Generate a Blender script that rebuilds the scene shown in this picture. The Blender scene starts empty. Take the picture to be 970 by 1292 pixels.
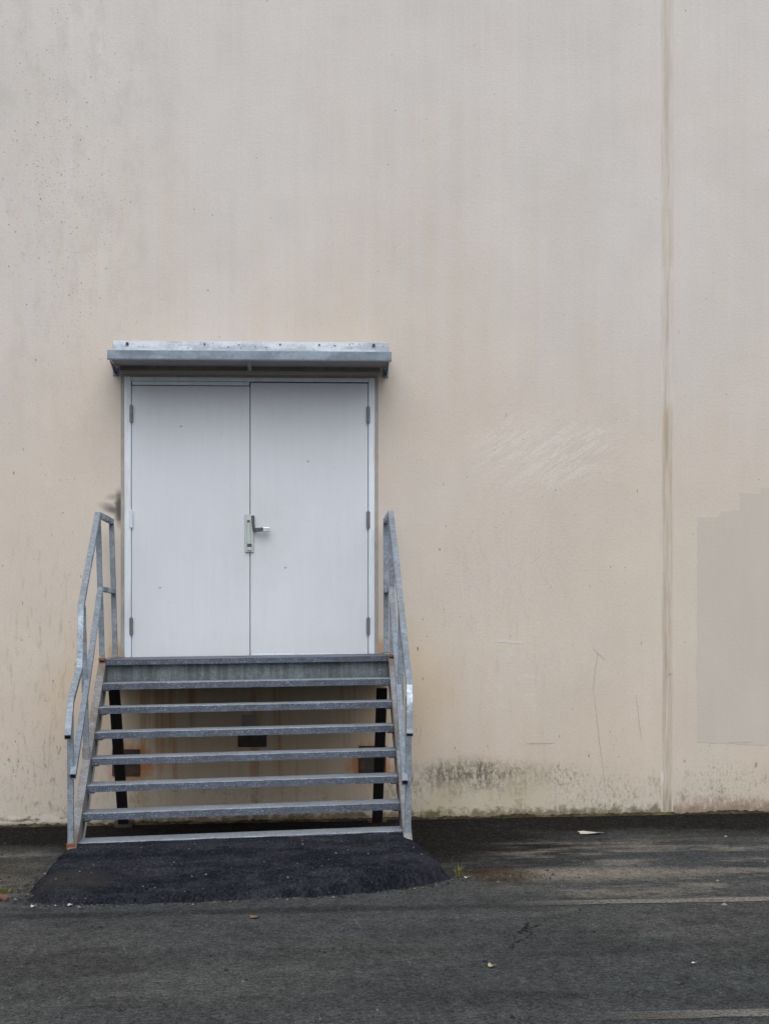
import bpy, bmesh, math, random
from mathutils import Vector, Matrix, noise as mnoise

R = math.radians
sc = bpy.context.scene
C = sc.collection
random.seed(11)

# ------------------------------------------------------------------ camera
cam_d = bpy.data.cameras.new('camera')
cam = bpy.data.objects.new('camera', cam_d)
C.objects.link(cam)
cam.location = (0, -14.5, 1.566)
cam.rotation_euler = (R(90), 0, -R(2.778))
cam_d.sensor_width = 36.0
cam_d.sensor_fit = 'AUTO'
cam_d.lens = 66.04
cam_d.shift_y = (780 - 646) / 1292.0
cam_d.clip_end = 2000
sc.camera = cam

# ------------------------------------------------------------------ sky, sun
SUN_EL, SUN_AZ = 55.0, 180.0          # azimuth measured from +Y; 180 = behind the camera
w = bpy.data.worlds.new('World')
sc.world = w
w.use_nodes = True
wt = w.node_tree
wt.nodes.clear()
sky = wt.nodes.new('ShaderNodeTexSky')
sky.sky_type = 'NISHITA'
sky.sun_disc = False
sky.sun_elevation = R(SUN_EL)
sky.sun_rotation = R(SUN_AZ)
sky.air_density = 1.0
sky.dust_density = 4.0
sky.ozone_density = 1.0
hs = wt.nodes.new('ShaderNodeHueSaturation')
hs.inputs['Saturation'].default_value = 0.28
bg = wt.nodes.new('ShaderNodeBackground')
bg.inputs['Strength'].default_value = 0.115
wo = wt.nodes.new('ShaderNodeOutputWorld')
wt.links.new(sky.outputs[0], hs.inputs['Color'])
wt.links.new(hs.outputs[0], bg.inputs['Color'])
wt.links.new(bg.outputs[0], wo.inputs['Surface'])
sd = bpy.data.lights.new('sun', 'SUN')
sd.energy = 1.35
sd.angle = R(75)
sd.color = (1.0, 0.98, 0.96)
sun = bpy.data.objects.new('sun', sd)
C.objects.link(sun)
sun.location = (0, -20, 20)
sun.rotation_euler = (R(90 - SUN_EL), 0, 0)     # shines towards +Y and down

sc.view_settings.view_transform = 'Standard'
sc.view_settings.look = 'None'
sc.view_settings.gamma = 1.0
sc.view_settings.use_curve_mapping = False
sc.view_settings.exposure = 0.25
sc.cycles.max_bounces = 6
sc.cycles.diffuse_bounces = 3
sc.cycles.glossy_bounces = 3

# ------------------------------------------------------------------ node helper
class G:
    def __init__(s, name, rough=0.7, metal=0.0, spec=0.5, plane=None):
        s.plane = plane; s._flat = None
        s.mat = bpy.data.materials.new(name)
        s.mat.use_nodes = True
        s.nt = s.mat.node_tree
        s.b = s.nt.nodes['Principled BSDF']
        s.out = s.nt.nodes['Material Output']
        s.b.inputs['Roughness'].default_value = rough
        s.b.inputs['Metallic'].default_value = metal
        s.b.inputs['Specular IOR Level'].default_value = spec
        s._pos = None
    def n(s, t): return s.nt.nodes.new(t)
    def put(s, sock, v):
        if isinstance(v, bpy.types.NodeSocket): s.nt.links.new(v, sock)
        elif isinstance(v, (tuple, list)):
            v = tuple(v)
            sock.default_value = v + (1.0,) if (sock.type == 'RGBA' and len(v) == 3) else v
        else: sock.default_value = v
    def m(s, op, a, b=0.0, c=0.0, clamp=False):
        k = s.n('ShaderNodeMath'); k.operation = op; k.use_clamp = clamp
        for i, v in enumerate((a, b, c)): s.put(k.inputs[i], v)
        return k.outputs[0]
    def pos(s):
        if s._pos is None:
            s._pos = s.n('ShaderNodeNewGeometry').outputs['Position']
            k = s.n('ShaderNodeSeparateXYZ'); s.put(k.inputs[0], s._pos)
            s.x, s.y, s.z = k.outputs
        return s._pos
    def vec(s, x, y, z):
        k = s.n('ShaderNodeCombineXYZ')
        for i, v in enumerate((x, y, z)): s.put(k.inputs[i], v)
        return k.outputs[0]
    def noise(s, scale=(1, 1, 1), detail=4, rough=0.55, off=(0, 0, 0), src=None, dist=0.0):
        scale = scale if isinstance(scale, tuple) else (scale,) * 3
        if src is None:
            src = s.pos()
            if s.plane == 'xz':
                if s._flat is None: s._flat = s.vec(s.x, s.z, 0.0)
                src = s._flat; scale = (scale[0], scale[2], 1); off = (off[0], off[2], 0)
        k = s.n('ShaderNodeMapping'); s.put(k.inputs['Vector'], src)
        k.inputs['Scale'].default_value = scale
        k.inputs['Location'].default_value = off
        t = s.n('ShaderNodeTexNoise')
        if s.plane: t.noise_dimensions = '2D'
        t.inputs['Scale'].default_value = 1.0; t.inputs['Detail'].default_value = detail
        t.inputs['Roughness'].default_value = rough; t.inputs['Distortion'].default_value = dist
        s.nt.links.new(k.outputs[0], t.inputs['Vector'])
        return t.outputs['Fac']
    def voro(s, scale, feature='F1', out='Color'):
        k = s.n('ShaderNodeMapping'); s.put(k.inputs['Vector'], s.pos())
        k.inputs['Scale'].default_value = scale if isinstance(scale, tuple) else (scale,) * 3
        t = s.n('ShaderNodeTexVoronoi'); t.feature = feature; t.inputs['Scale'].default_value = 1.0
        s.nt.links.new(k.outputs[0], t.inputs['Vector'])
        return t.outputs[out]
    def sm(s, v, a, b, lo=0.0, hi=1.0):
        k = s.n('ShaderNodeMapRange'); k.interpolation_type = 'SMOOTHSTEP'
        s.put(k.inputs['Value'], v)
        for n_, q in (('From Min', a), ('From Max', b), ('To Min', lo), ('To Max', hi)): k.inputs[n_].default_value = q
        return k.outputs[0]
    def lin(s, v, a, b, lo=0.0, hi=1.0):
        k = s.n('ShaderNodeMapRange'); s.put(k.inputs['Value'], v)
        for n_, q in (('From Min', a), ('From Max', b), ('To Min', lo), ('To Max', hi)): k.inputs[n_].default_value = q
        return k.outputs[0]
    def mul(s, *a):
        r = a[0]
        for v in a[1:]: r = s.m('MULTIPLY', r, v)
        return r
    def add(s, a, b): return s.m('ADD', a, b)
    def sub(s, a, b): return s.m('SUBTRACT', a, b)
    def mx(s, a, b): return s.m('MAXIMUM', a, b)
    def mix(s, f, a, b, mode='MIX'):
        k = s.n('ShaderNodeMix'); k.data_type = 'RGBA'; k.blend_type = mode
        s.put(k.inputs[0], f); s.put(k.inputs[6], a); s.put(k.inputs[7], b)
        return k.outputs[2]
    def gain(s, col, v):                       # colour times a scalar
        k = s.n('ShaderNodeVectorMath'); k.operation = 'SCALE'
        s.put(k.inputs[0], col); s.put(k.inputs['Scale'], v)
        return k.outputs[0]
    def ell(s, u, v, cu, cv, ru, rv, soft=0.5, wob=None, amp=0.0):   # soft ellipse mask
        a = s.m('DIVIDE', s.sub(u, cu), ru); b = s.m('DIVIDE', s.sub(v, cv), rv)
        r = s.m('SQRT', s.add(s.mul(a, a), s.mul(b, b)))
        if wob is not None: r = s.add(r, s.mul(s.sub(wob, 0.5), amp))
        return s.sm(r, 1.0 - soft, 1.0 + soft, 1.0, 0.0)
    def bump(s, h, strength=0.3, dist=0.01):
        k = s.n('ShaderNodeBump'); k.inputs['Strength'].default_value = strength; k.inputs['Distance'].default_value = dist
        s.put(k.inputs['Height'], h)
        s.nt.links.new(k.outputs[0], s.b.inputs['Normal'])
    def col(s, c): s.put(s.b.inputs['Base Color'], c); return s
    def rgh(s, v): s.put(s.b.inputs['Roughness'], v); return s
    def alpha(s, v): s.put(s.b.inputs['Alpha'], v); return s
    def island(s): return s.n('ShaderNodeNewGeometry').outputs['Random Per Island']

# ------------------------------------------------------------------ materials
def mat_wall():
    g = G('painted_concrete', 0.85, 0, 0.3, plane='xz'); g.pos()
    x, z = g.x, g.z
    blot = g.noise((0.55, 1, 0.45), 3)
    blot2 = g.noise((2.3, 1, 1.7), 5, off=(3, 0, 7))
    streak = g.noise((9, 1, 0.16), 3, 0.6)
    fstreak = g.noise((34, 1, 0.55), 3, 0.6, off=(5, 0, 2))
    fine = g.noise((48, 48, 48), 4, 0.72)
    # paint: tan, chalked and washed paler towards the parapet, uneven
    hgt = g.add(z, g.mul(g.sub(blot, 0.5), 3.2))
    hgt = g.add(hgt, g.mul(g.sub(streak, 0.5), 2.4))
    c = g.mix(g.sm(hgt, 2.0, 6.0), (0.570, 0.516, 0.456), (0.594, 0.576, 0.566))
    c = g.mix(g.mul(g.sm(hgt, 1.7, -0.6), 0.85), c, (0.555, 0.483, 0.398))
    pink = g.sm(g.noise((1.1, 1, 0.8), 3, off=(9, 0, 4)), 0.5, 0.72)
    c = g.mix(g.mul(pink, 0.14), c, (0.60, 0.50, 0.46))
    grey = g.sm(g.noise((0.7, 1, 1.0), 3, off=(1, 0, 14)), 0.5, 0.75)
    c = g.mix(g.mul(grey, 0.30), c, (0.54, 0.515, 0.48))
    c = g.gain(c, g.lin(g.add(g.mul(blot2, 0.5), g.mul(fine, 0.5)), 0.2, 0.8, 0.925, 1.075))
    topst = g.add(0.25, g.sm(z, 3.8, 6.4))
    c = g.gain(c, g.add(1.0, g.mul(g.sub(fstreak, 0.5), topst, 0.06)))
    # roller lap marks
    lap = g.noise((1.6, 1, 0.05), 1, off=(31, 0, 0))
    c = g.gain(c, g.lin(lap, 0.3, 0.7, 0.985, 1.015))
    # darker dirty zone at the upper left
    ul = g.mul(g.ell(x, z, -1.75, 5.1, 0.8, 1.9, 0.55, blot2, 0.7), g.sm(g.noise((7, 1, 3.5), 4, 0.7), 0.47, 0.68))
    c = g.mix(g.mul(ul, 0.20), c, (0.38, 0.36, 0.34))
    # run-off stain on the wall behind and beside the stairs
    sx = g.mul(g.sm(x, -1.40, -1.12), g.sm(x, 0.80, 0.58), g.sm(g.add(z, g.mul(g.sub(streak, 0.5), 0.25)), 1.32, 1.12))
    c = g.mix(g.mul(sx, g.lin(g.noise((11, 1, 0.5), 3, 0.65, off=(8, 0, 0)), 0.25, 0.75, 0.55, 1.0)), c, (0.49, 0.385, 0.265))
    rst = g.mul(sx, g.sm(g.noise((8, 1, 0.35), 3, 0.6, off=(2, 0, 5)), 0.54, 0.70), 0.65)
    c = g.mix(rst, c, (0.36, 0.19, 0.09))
    yl = g.mx(g.ell(x, z, -1.50, 1.00, 0.30, 0.45, 0.7, blot2, 0.9), g.ell(x, z, 0.90, 1.00, 0.28, 0.45, 0.7, blot2, 0.9))
    c = g.mix(g.mul(yl, 0.36), c, (0.56, 0.41, 0.22))
    ft = g.mx(g.ell(x, z, -1.34, 1.30, 0.07, 0.07, 0.6, fine, 0.8), g.ell(x, z, 0.68, 1.32, 0.07, 0.08, 0.6, fine, 0.8))
    c = g.mix(g.mul(ft, 0.65), c, (0.42, 0.23, 0.10))
    ls = g.mul(g.ell(x, z, -1.88, 1.0, 0.42, 1.0, 0.6, blot2, 0.8), g.sm(g.noise((24, 1, 4.5), 4, 0.75, off=(6, 0, 6)), 0.52, 0.70), 0.38)
    c = g.mix(ls, c, (0.33, 0.28, 0.22))
    ls = g.mul(g.ell(x, z, 1.5, 1.5, 0.7, 0.8, 0.6, blot2, 0.8), g.sm(g.noise((20, 1, 3.0), 4, 0.75, off=(2, 0, 6)), 0.56, 0.72), 0.22)
    c = g.mix(ls, c, (0.38, 0.33, 0.28))
    # rust bleeding from the two anchor plates
    for cx in (-1.235, 0.60):
        d = g.ell(x, z, cx, 0.43, 0.165, 0.155, 0.35, g.noise((22, 1, 7), 5, 0.7), 1.3)
        c = g.mix(g.mul(d, 0.85), c, (0.44, 0.17, 0.045))
        d = g.mul(g.sm(g.m('ABSOLUTE', g.sub(x, cx + 0.07)), 0.10, 0.02), g.sm(z, 0.40, 0.30), g.sm(fstreak, 0.35, 0.65))
        c = g.mix(g.mul(d, 0.7), c, (0.46, 0.27, 0.10))
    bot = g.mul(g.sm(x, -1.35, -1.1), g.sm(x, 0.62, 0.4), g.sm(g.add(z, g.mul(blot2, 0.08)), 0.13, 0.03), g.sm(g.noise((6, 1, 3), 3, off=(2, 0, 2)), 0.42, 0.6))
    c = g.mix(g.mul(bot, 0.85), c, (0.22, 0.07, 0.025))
    # mildew
    zz0 = g.sub(z, g.mul(x, 0.0143))
    mst = g.noise((26, 1, 8.0), 5, 0.78, off=(4, 0, 1))
    ms = g.noise((46, 1, 24), 5, 0.9, off=(4, 0, 1))
    m1 = g.mul(g.ell(x, z, 1.38, 0.335, 0.46, 0.125, 0.55, blot2, 0.8), g.sm(g.add(g.mul(mst, 0.45), g.mul(ms, 0.55)), 0.41, 0.54))
    m1b = g.mul(g.ell(x, z, 0.86, 0.28, 0.16, 0.16, 0.6, blot2, 0.8), g.sm(mst, 0.42, 0.6))
    m2 = g.mul(g.ell(x, z, 2.08, 0.33, 0.16, 0.09, 0.6, blot2, 0.8), g.sm(ms, 0.50, 0.62))
    m3 = g.mul(g.ell(x, z, 2.42, 0.15, 0.36, 0.16, 0.6, blot2, 0.8), g.sm(ms, 0.53, 0.64))
    m4 = g.mul(g.ell(x, z, 3.35, 0.22, 0.32, 0.20, 0.6, blot2, 0.8), g.sm(ms, 0.55, 0.66))
    m5 = g.mul(g.ell(x, z, -1.95, 0.38, 0.5, 0.25, 0.6, blot2, 0.8), g.sm(mst, 0.58, 0.72))
    mp = g.sm(g.noise((3.2, 1, 7), 4, 0.7, off=(6, 0, 2)), 0.36, 0.60)
    m1 = g.mul(m1, g.add(0.45, g.mul(mp, 0.65)))
    mall = g.mul(g.sm(zz0, 0.42, 0.10), g.sm(g.noise((5.5, 1, 6), 4, 0.7, off=(1, 0, 8)), 0.50, 0.66), g.sm(g.add(g.mul(mst, 0.4), g.mul(ms, 0.6)), 0.44, 0.58), 1.0)
    m1 = g.mx(m1, mall)
    mild = g.mx(g.mx(m1, m1b), g.mx(m2, g.mx(m3, g.mx(m4, m5))))
    grn = g.mul(g.sm(g.add(z, g.mul(g.sub(blot2, 0.5), 0.6)), 0.5, 0.05), g.sm(x, 0.6, 0.8), g.sm(x, 3.2, 1.2))
    c = g.mix(g.mul(grn, 0.60), c, (0.39, 0.345, 0.20))
    c = g.mix(g.mul(mild, 0.92), c, (0.105, 0.098, 0.074))
    dirt = g.mul(g.sm(g.add(z, g.mul(g.sub(blot2, 0.5), 0.5)), 0.75, 0.12), g.sm(g.add(g.mul(ms, 0.5), g.mul(mst, 0.5)), 0.52, 0.66), 0.38)
    c = g.mix(dirt, c, (0.22, 0.195, 0.155))
    pl2 = g.mul(g.sm(g.add(z, g.mul(g.sub(blot, 0.5), 0.6)), 0.5, 0.15), g.sm(ms, 0.50, 0.40), g.sm(blot2, 0.45, 0.62), 0.5)
    c = g.mix(pl2, c, (0.60, 0.575, 0.53))
    # weathered foot of the wall
    low = g.sm(g.add(z, g.mul(g.sub(g.noise((5, 1, 9), 5, 0.7), 0.5), 0.45)), 0.55, 0.05)
    c = g.mix(g.mul(low, 0.45), c, (0.50, 0.465, 0.40))
    zz = g.sub(z, g.mul(x, 0.0143))
    lip = g.sm(g.add(zz, g.mul(g.sub(g.noise((13, 1, 13), 5, 0.7, off=(0, 0, 3)), 0.5), 0.20)), 0.085, 0.02)
    c = g.mix(g.mul(lip, 0.80), c, (0.115, 0.095, 0.06))
    moss = g.mul(lip, g.sm(g.noise((9, 1, 9), 3, off=(7, 0, 3)), 0.55, 0.65), g.sm(x, 3.0, 1.5))
    c = g.mix(g.mul(moss, 0.7), c, (0.08, 0.10, 0.03))
    red = g.mul(g.ell(x, z, 3.35, 0.10, 0.42, 0.075, 0.5, fine, 1.0), g.sm(mst, 0.35, 0.55))
    c = g.mix(g.mul(red, 0.7), c, (0.30, 0.215, 0.17))
    pale = g.mul(g.sm(x, -1.35, -1.6), g.sm(g.m('ABSOLUTE', g.sub(zz, 0.055)), 0.042, 0.02), g.sm(g.noise((6, 1, 20), 3, off=(3, 0, 3)), 0.38, 0.5))
    c = g.mix(g.mul(pale, 0.75), c, (0.60, 0.575, 0.53))
    # black scuff beside the door frame
    wob = g.noise((7, 1, 24), 3, 0.6)
    so = g.mx(g.ell(x, z, -1.328, 2.41, 0.040, 0.125, 0.6, wob, 0.5),
              g.mul(g.ell(x, g.add(z, g.mul(x, 0.35)), -1.365, 1.915, 0.085, 0.034, 0.8, wob, 0.6), 0.85))
    so = g.mx(so, g.mul(g.ell(x, z, -1.355, 2.495, 0.06, 0.022, 0.9, wob, 0.6), 0.45))
    c = g.mix(g.mul(so, 0.9), c, (0.05, 0.046, 0.044))
    # rubbed, chalky area to the right of the door
    rot = g.vec(g.add(g.mul(x, 0.83), g.mul(z, 0.56)), g.sub(g.mul(z, 0.83), g.mul(x, 0.56)), 0.0)
    rub = g.noise((2.6, 20, 1), 5, 0.78, src=rot, dist=0.9)
    r1 = g.mul(g.ell(x, z, 1.98, 2.86, 0.52, 0.26, 0.6, blot2, 0.9), g.sm(rub, 0.38, 0.64))
    r1 = g.mx(r1, g.mul(g.ell(x, z, 2.28, 3.01, 0.18, 0.05, 0.7, blot2, 0.6), g.sm(rub, 0.3, 0.6)))
    r2 = g.mul(g.ell(x, z, 1.85, 1.18, 0.55, 0.30, 0.7, blot2, 1.0), g.sm(g.noise((9, 1, 12), 5, 0.7, off=(1, 0, 1)), 0.54, 0.72))
    c = g.mix(g.mul(g.mx(r1, g.mul(r2, 0.6)), g.lin(fine, 0.3, 0.65, 0.20, 0.85)), c, (0.67, 0.645, 0.62))
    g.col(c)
    h = g.add(g.mul(fine, 0.5), g.mul(g.noise((90, 90, 90), 3, 0.6), 0.35))
    h = g.add(h, g.mul(g.noise((3.0, 3, 3.0), 3), 0.9))
    g.bump(h, 0.6, 0.004)
    return g.mat

def mat_simple(name, col, rough=0.7, metal=0.0, var=0.10, scale=12.0, spec=0.5, bump=0.0, tint=None, tamt=0.0, tscale=(5, 5, 5), tlo=0.5, thi=0.7):
    g = G(name, rough, metal, spec); g.pos()
    nz = g.noise((scale,) * 3, 5, 0.6)
    c = g.gain(col, g.lin(nz, 0.25, 0.75, 1 - var, 1 + var))
    if tint: c = g.mix(g.mul(g.sm(g.noise(tscale, 5, 0.65, off=(3, 1, 2)), tlo, thi), tamt), c, tint)
    g.col(c)
    if bump: g.bump(g.noise((scale * 6,) * 3, 4, 0.6), bump, 0.004)
    return g.mat

def mat_galv(name, col=(0.40, 0.445, 0.50), rough=0.48, metal=0.55, spang=0.20, dirt=0.0, dcol=(0.16, 0.115, 0.08), speck=0.0, dsc=(4, 4, 4)):
    g = G(name, rough, metal, 0.5); g.pos()
    v = g.n('ShaderNodeSeparateColor'); g.put(v.inputs[0], g.voro(48)); v = v.outputs[0]
    n1 = g.noise((7, 7, 7), 5, 0.6)
    n2 = g.noise((38, 38, 38), 4, 0.7, off=(2, 2, 2))
    k = g.add(g.mul(v, 0.50), g.add(g.mul(n1, 0.95), g.mul(n2, 0.35)))
    c = g.gain(col, g.lin(k, 0.45, 1.30, 1 - spang, 1 + spang))
    if speck:
        sp = g.sm(g.noise((120, 120, 120), 2, 0.5), 0.56, 0.66)
        c = g.mix(g.mul(sp, speck), c, (0.62, 0.66, 0.70))
        sp = g.sm(g.noise((75, 75, 75), 2, 0.5, off=(5, 1, 1)), 0.58, 0.66)
        c = g.mix(g.mul(sp, speck), c, (0.07, 0.08, 0.10))
    if dirt:
        d = g.sm(g.add(g.mul(g.noise(dsc, 5, 0.65, off=(1, 4, 2)), 0.75), g.mul(n2, 0.25)), 0.42, 0.60)
        c = g.mix(g.mul(d, dirt), c, dcol)
        g.rgh(g.lin(d, 0, 1, rough, 0.85))
        g.put(g.b.inputs['Metallic'], g.lin(d, 0, 1, metal, metal * (1 - dirt)))
    g.col(c)
    g.bump(g.add(n2, g.mul(n1, 0.6)), 0.12, 0.003)
    return g.mat

def mat_door():
    g = G('white_door_paint', 0.42, 0, 0.5, plane='xz'); g.pos()
    n1 = g.noise((1.6, 1, 1.2), 4); n2 = g.noise((24, 1, 2.0), 4, 0.6)
    c = g.gain((0.600, 0.638, 0.700), g.lin(g.add(g.mul(n1, 0.65), g.mul(n2, 0.35)), 0.25, 0.75, 0.955, 1.045))
    sp = g.sm(g.noise((30, 1, 30), 3, 0.55, off=(4, 0, 9)), 0.70, 0.76)
    c = g.mix(g.mul(sp, 0.25), c, (0.42, 0.42, 0.44))
    gr = g.mul(g.sm(g.add(g.z, g.mul(g.sub(g.noise((4, 1, 3), 5), 0.5), 0.4)), 1.55, 1.27), 0.22)
    c = g.mix(gr, c, (0.50, 0.49, 0.47))
    hand = g.mul(g.ell(g.x, g.z, -0.25, 2.20, 0.22, 0.30, 0.8, g.noise((9, 1, 7), 4, 0.65), 1.2), 0.20)
    c = g.mix(hand, c, (0.40, 0.39, 0.38))
    dr = g.mul(g.sm(g.noise((45, 1, 0.9), 3, 0.6, off=(1, 0, 5)), 0.62, 0.74), g.sm(n1, 0.4, 0.7), 0.16)
    c = g.mix(dr, c, (0.44, 0.42, 0.40))
    for px_, pz_ in ((0.115, 2.775), (-0.06, 1.955), (-0.86, 3.04), (-1.02, 1.80)):
        c = g.mix(g.mul(g.ell(g.x, g.z, px_, pz_, 0.011, 0.006, 0.6), 0.7), c, (0.20, 0.19, 0.19))
    g.col(c)
    g.bump(g.add(g.noise((3, 1, 2), 3), g.mul(g.noise((60, 60, 60), 2), 0.12)), 0.22, 0.005)
    return g.mat

def mat_asphalt():
    g = G('asphalt', 0.9, 0, 0.0, plane='xy'); g.pos()
    x, y = g.x, g.y
    big = g.noise((0.35, 0.55, 1), 4)
    med = g.noise((1.3, 2.0, 1), 5, 0.64, off=(4, 3, 0))
    agg = g.noise((85, 85, 85), 3, 0.7)
    agg2 = g.noise((30, 30, 30), 4, 0.7, off=(1, 1, 1))
    c = g.mix(g.sm(big, 0.35, 0.65), (0.047, 0.0510, 0.0535), (0.058, 0.0600, 0.0590))
    c = g.gain(c, g.lin(med, 0.25, 0.75, 0.80, 1.20))
    # damp, mossy strip along the wall
    yy = g.add(y, g.mul(g.sub(g.noise((0.8, 1.2, 1), 4, off=(2, 7, 0)), 0.5), 1.6))
    damp = g.sm(yy, -2.1, -0.7)
    d2 = g.mul(g.ell(x, y, 1.0, -1.2, 1.0, 1.8, 0.5, med, 0.8), 0.9)
    damp = g.mx(g.mul(damp, 0.92), d2)
    c = g.mix(damp, c, (0.0118, 0.0106, 0.0096))
    # silt left where water dries
    sil = g.noise((1.1, 2.6, 1), 5, 0.66, off=(6, 1, 0))
    zone = g.mul(g.sm(y, -4.6, -4.0), g.sm(y, -1.1, -2.2), g.mx(g.sm(x, 1.1, 1.7), g.sm(x, -1.5, -1.75)))
    s1 = g.mul(zone, g.sm(sil, 0.46, 0.66))
    c = g.mix(g.mul(s1, 0.85), c, (0.135, 0.125, 0.111))
    s2 = g.ell(x, y, 1.78, -3.25, 0.62, 0.26, 0.6, sil, 1.1)
    c = g.mix(g.mul(s2, 0.85), c, (0.150, 0.136, 0.117))
    s2b = g.ell(x, y, -2.0, -2.9, 0.5, 0.9, 0.6, sil, 1.0)
    c = g.mix(g.mul(s2b, 0.55), c, (0.058, 0.051, 0.040))
    s3 = g.ell(x, y, 1.22, -3.28, 0.22, 0.32, 0.6, med, 0.9)
    c = g.mix(g.mul(s3, 0.7), c, (0.036, 0.025, 0.013))
    # dark tar ridge where the ramp's mix was raked out
    t = g.ell(x, y, -0.25, -4.42, 1.6, 0.10, 0.6, med, 1.4)
    c = g.mix(g.mul(t, 0.55), c, (0.018, 0.018, 0.019))
    tr = g.sm(g.noise((0.6, 1.3, 1), 4, 0.6, off=(3, 9, 0)), 0.48, 0.7)
    c = g.mix(g.mul(tr, g.sm(y, -4.3, -5.2), 0.35), c, (0.030, 0.030, 0.031))
    oil = g.mul(g.sm(g.noise((1.6, 2.4, 1), 5, 0.6, off=(13, 2, 0)), 0.60, 0.72), 0.4)
    c = g.mix(oil, c, (0.022, 0.022, 0.023))
    c = g.gain(c, g.lin(agg, 0.28, 0.72, 0.40, 1.65))
    c = g.gain(c, g.lin(agg2, 0.28, 0.72, 0.60, 1.45))
    c = g.gain(c, g.lin(g.noise((11, 6, 1), 4, 0.7, off=(3, 5, 0)), 0.28, 0.72, 0.78, 1.24))
    st = g.sm(g.noise((55, 55, 55), 2, 0.5, off=(9, 9, 0)), 0.68, 0.74)
    c = g.mix(g.mul(st, 0.5), c, (0.13, 0.125, 0.115))
    g.col(c)
    g.rgh(g.lin(damp, 0, 1, 0.82, 0.70))
    g.bump(g.add(g.mul(agg, 0.6), g.mul(agg2, 0.7)), 0.6, 0.008)
    return g.mat

def mat_ramp():
    g = G('fresh_asphalt', 0.9, 0, 0.02, plane='xy'); g.pos()
    agg = g.noise((60, 60, 60), 4, 0.72); med = g.noise((3, 5, 3), 5, 0.6)
    c = g.mix(g.sm(med, 0.35, 0.68), (0.0120, 0.0138, 0.0195), (0.0265, 0.0290, 0.0365))
    c = g.gain(c, g.lin(agg, 0.28, 0.72, 0.35, 1.75))
    c = g.gain(c, g.lin(g.noise((16, 12, 1), 4, 0.7, off=(2, 2, 0)), 0.28, 0.72, 0.7, 1.3))
    st = g.sm(g.noise((48, 48, 48), 2, 0.5, off=(9, 9, 0)), 0.69, 0.75)
    c = g.mix(g.mul(st, 0.4), c, (0.12, 0.12, 0.12))
    lob = g.ell(g.x, g.y, -1.28, -3.66, 0.22, 0.24, 0.5, med, 0.8)
    c = g.mix(g.mul(lob, 0.6), c, (0.038, 0.036, 0.036))
    g.col(c)
    g.bump(g.add(agg, g.mul(g.noise((24, 24, 24), 4, 0.65), 1.2)), 0.8, 0.012)
    return g.mat

def mat_line():
    g = G('worn_line_paint', 0.8, 0, 0.3); g.pos()
    w1 = g.noise((1.2, 9, 1), 5, 0.65, off=(2, 2, 0)); w2 = g.noise((45, 45, 1), 4, 0.7)
    g.col(g.mix(w2, (0.14, 0.132, 0.120), (0.24, 0.23, 0.21)))
    a = g.mul(g.sm(w1, 0.26, 0.50), g.sm(w2, 0.26, 0.58), g.sm(g.x, 0.95, 2.0), 0.9)
    g.alpha(a)
    return g.mat

def mat_scuff():
    g = G('chalky_scuff', 0.9, 0, 0.2); g.pos()
    r = g.island()
    g.col(g.mix(r, (0.575, 0.535, 0.49), (0.63, 0.595, 0.555)))
    return g.mat

def mat_chip():
    g = G('exposed_concrete_chip', 0.95, 0, 0.2)
    r = g.island()
    c = g.mix(r, (0.22, 0.20, 0.175), (0.46, 0.42, 0.375))
    g.col(c)
    return g.mat

def mat_sealant():
    g = G('joint_sealant', 0.8, 0, 0.3); g.pos()
    z = g.z
    n = g.noise((50, 10, 2.2), 5, 0.65); n2 = g.noise((14, 1, 1.3), 4, off=(1, 1, 6))
    zz = g.add(z, g.mul(g.sub(n, 0.5), 0.05))
    brown = g.mx(g.sm(zz, 3.30, 3.14), g.mul(g.sm(zz, 4.29, 4.31, 0, 1), g.sm(zz, 4.78, 4.74), 0.35))
    c = g.mix(brown, (0.575, 0.550, 0.525), (0.485, 0.425, 0.352))
    c = g.mix(g.mul(g.sm(zz, 4.8, 5.2), 0.6), c, (0.56, 0.54, 0.515))
    c = g.mix(g.mul(g.sm(n2, 0.5, 0.68), 0.5), c, (0.57, 0.52, 0.45))
    dk = g.mul(g.sm(g.m('ABSOLUTE', g.sub(g.x, 2.903)), 0.028, 0.006), g.sm(n2, 0.66, 0.4), 0.5)
    c = g.mix(dk, c, (0.36, 0.29, 0.21))
    lt_ = g.mul(g.sm(g.m('ABSOLUTE', g.sub(g.x, 2.888)), 0.010, 0.003), g.sm(n2, 0.35, 0.55), 0.3)
    c = g.mix(lt_, c, (0.56, 0.50, 0.42))
    gz_ = g.sm(g.add(z, g.mul(g.sub(n, 0.5), 0.3)), 0.30, 0.05)
    c = g.mix(g.mul(gz_, 0.8), c, (0.24, 0.21, 0.155))
    wd = g.ell(g.x, z, 2.862, 0.33, 0.012, 0.05, 0.4)
    c = g.mix(wd, c, (0.68, 0.70, 0.73))
    pat = g.sm(g.noise((30, 1, 1.8), 4, 0.7, off=(4, 4, 1)), 0.42, 0.60)
    c = g.mix(g.mul(pat, 0.55), c, (0.575, 0.540, 0.490))
    eg = g.sm(g.m('ABSOLUTE', g.sub(g.x, 2.905)), 0.030, 0.046)
    c = g.mix(g.mul(eg, 0.8), c, (0.575, 0.540, 0.495))
    c = g.gain(c, g.lin(n, 0.25, 0.75, 0.86, 1.12))
    g.col(c); g.bump(n, 0.3, 0.006)
    return g.mat

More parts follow.
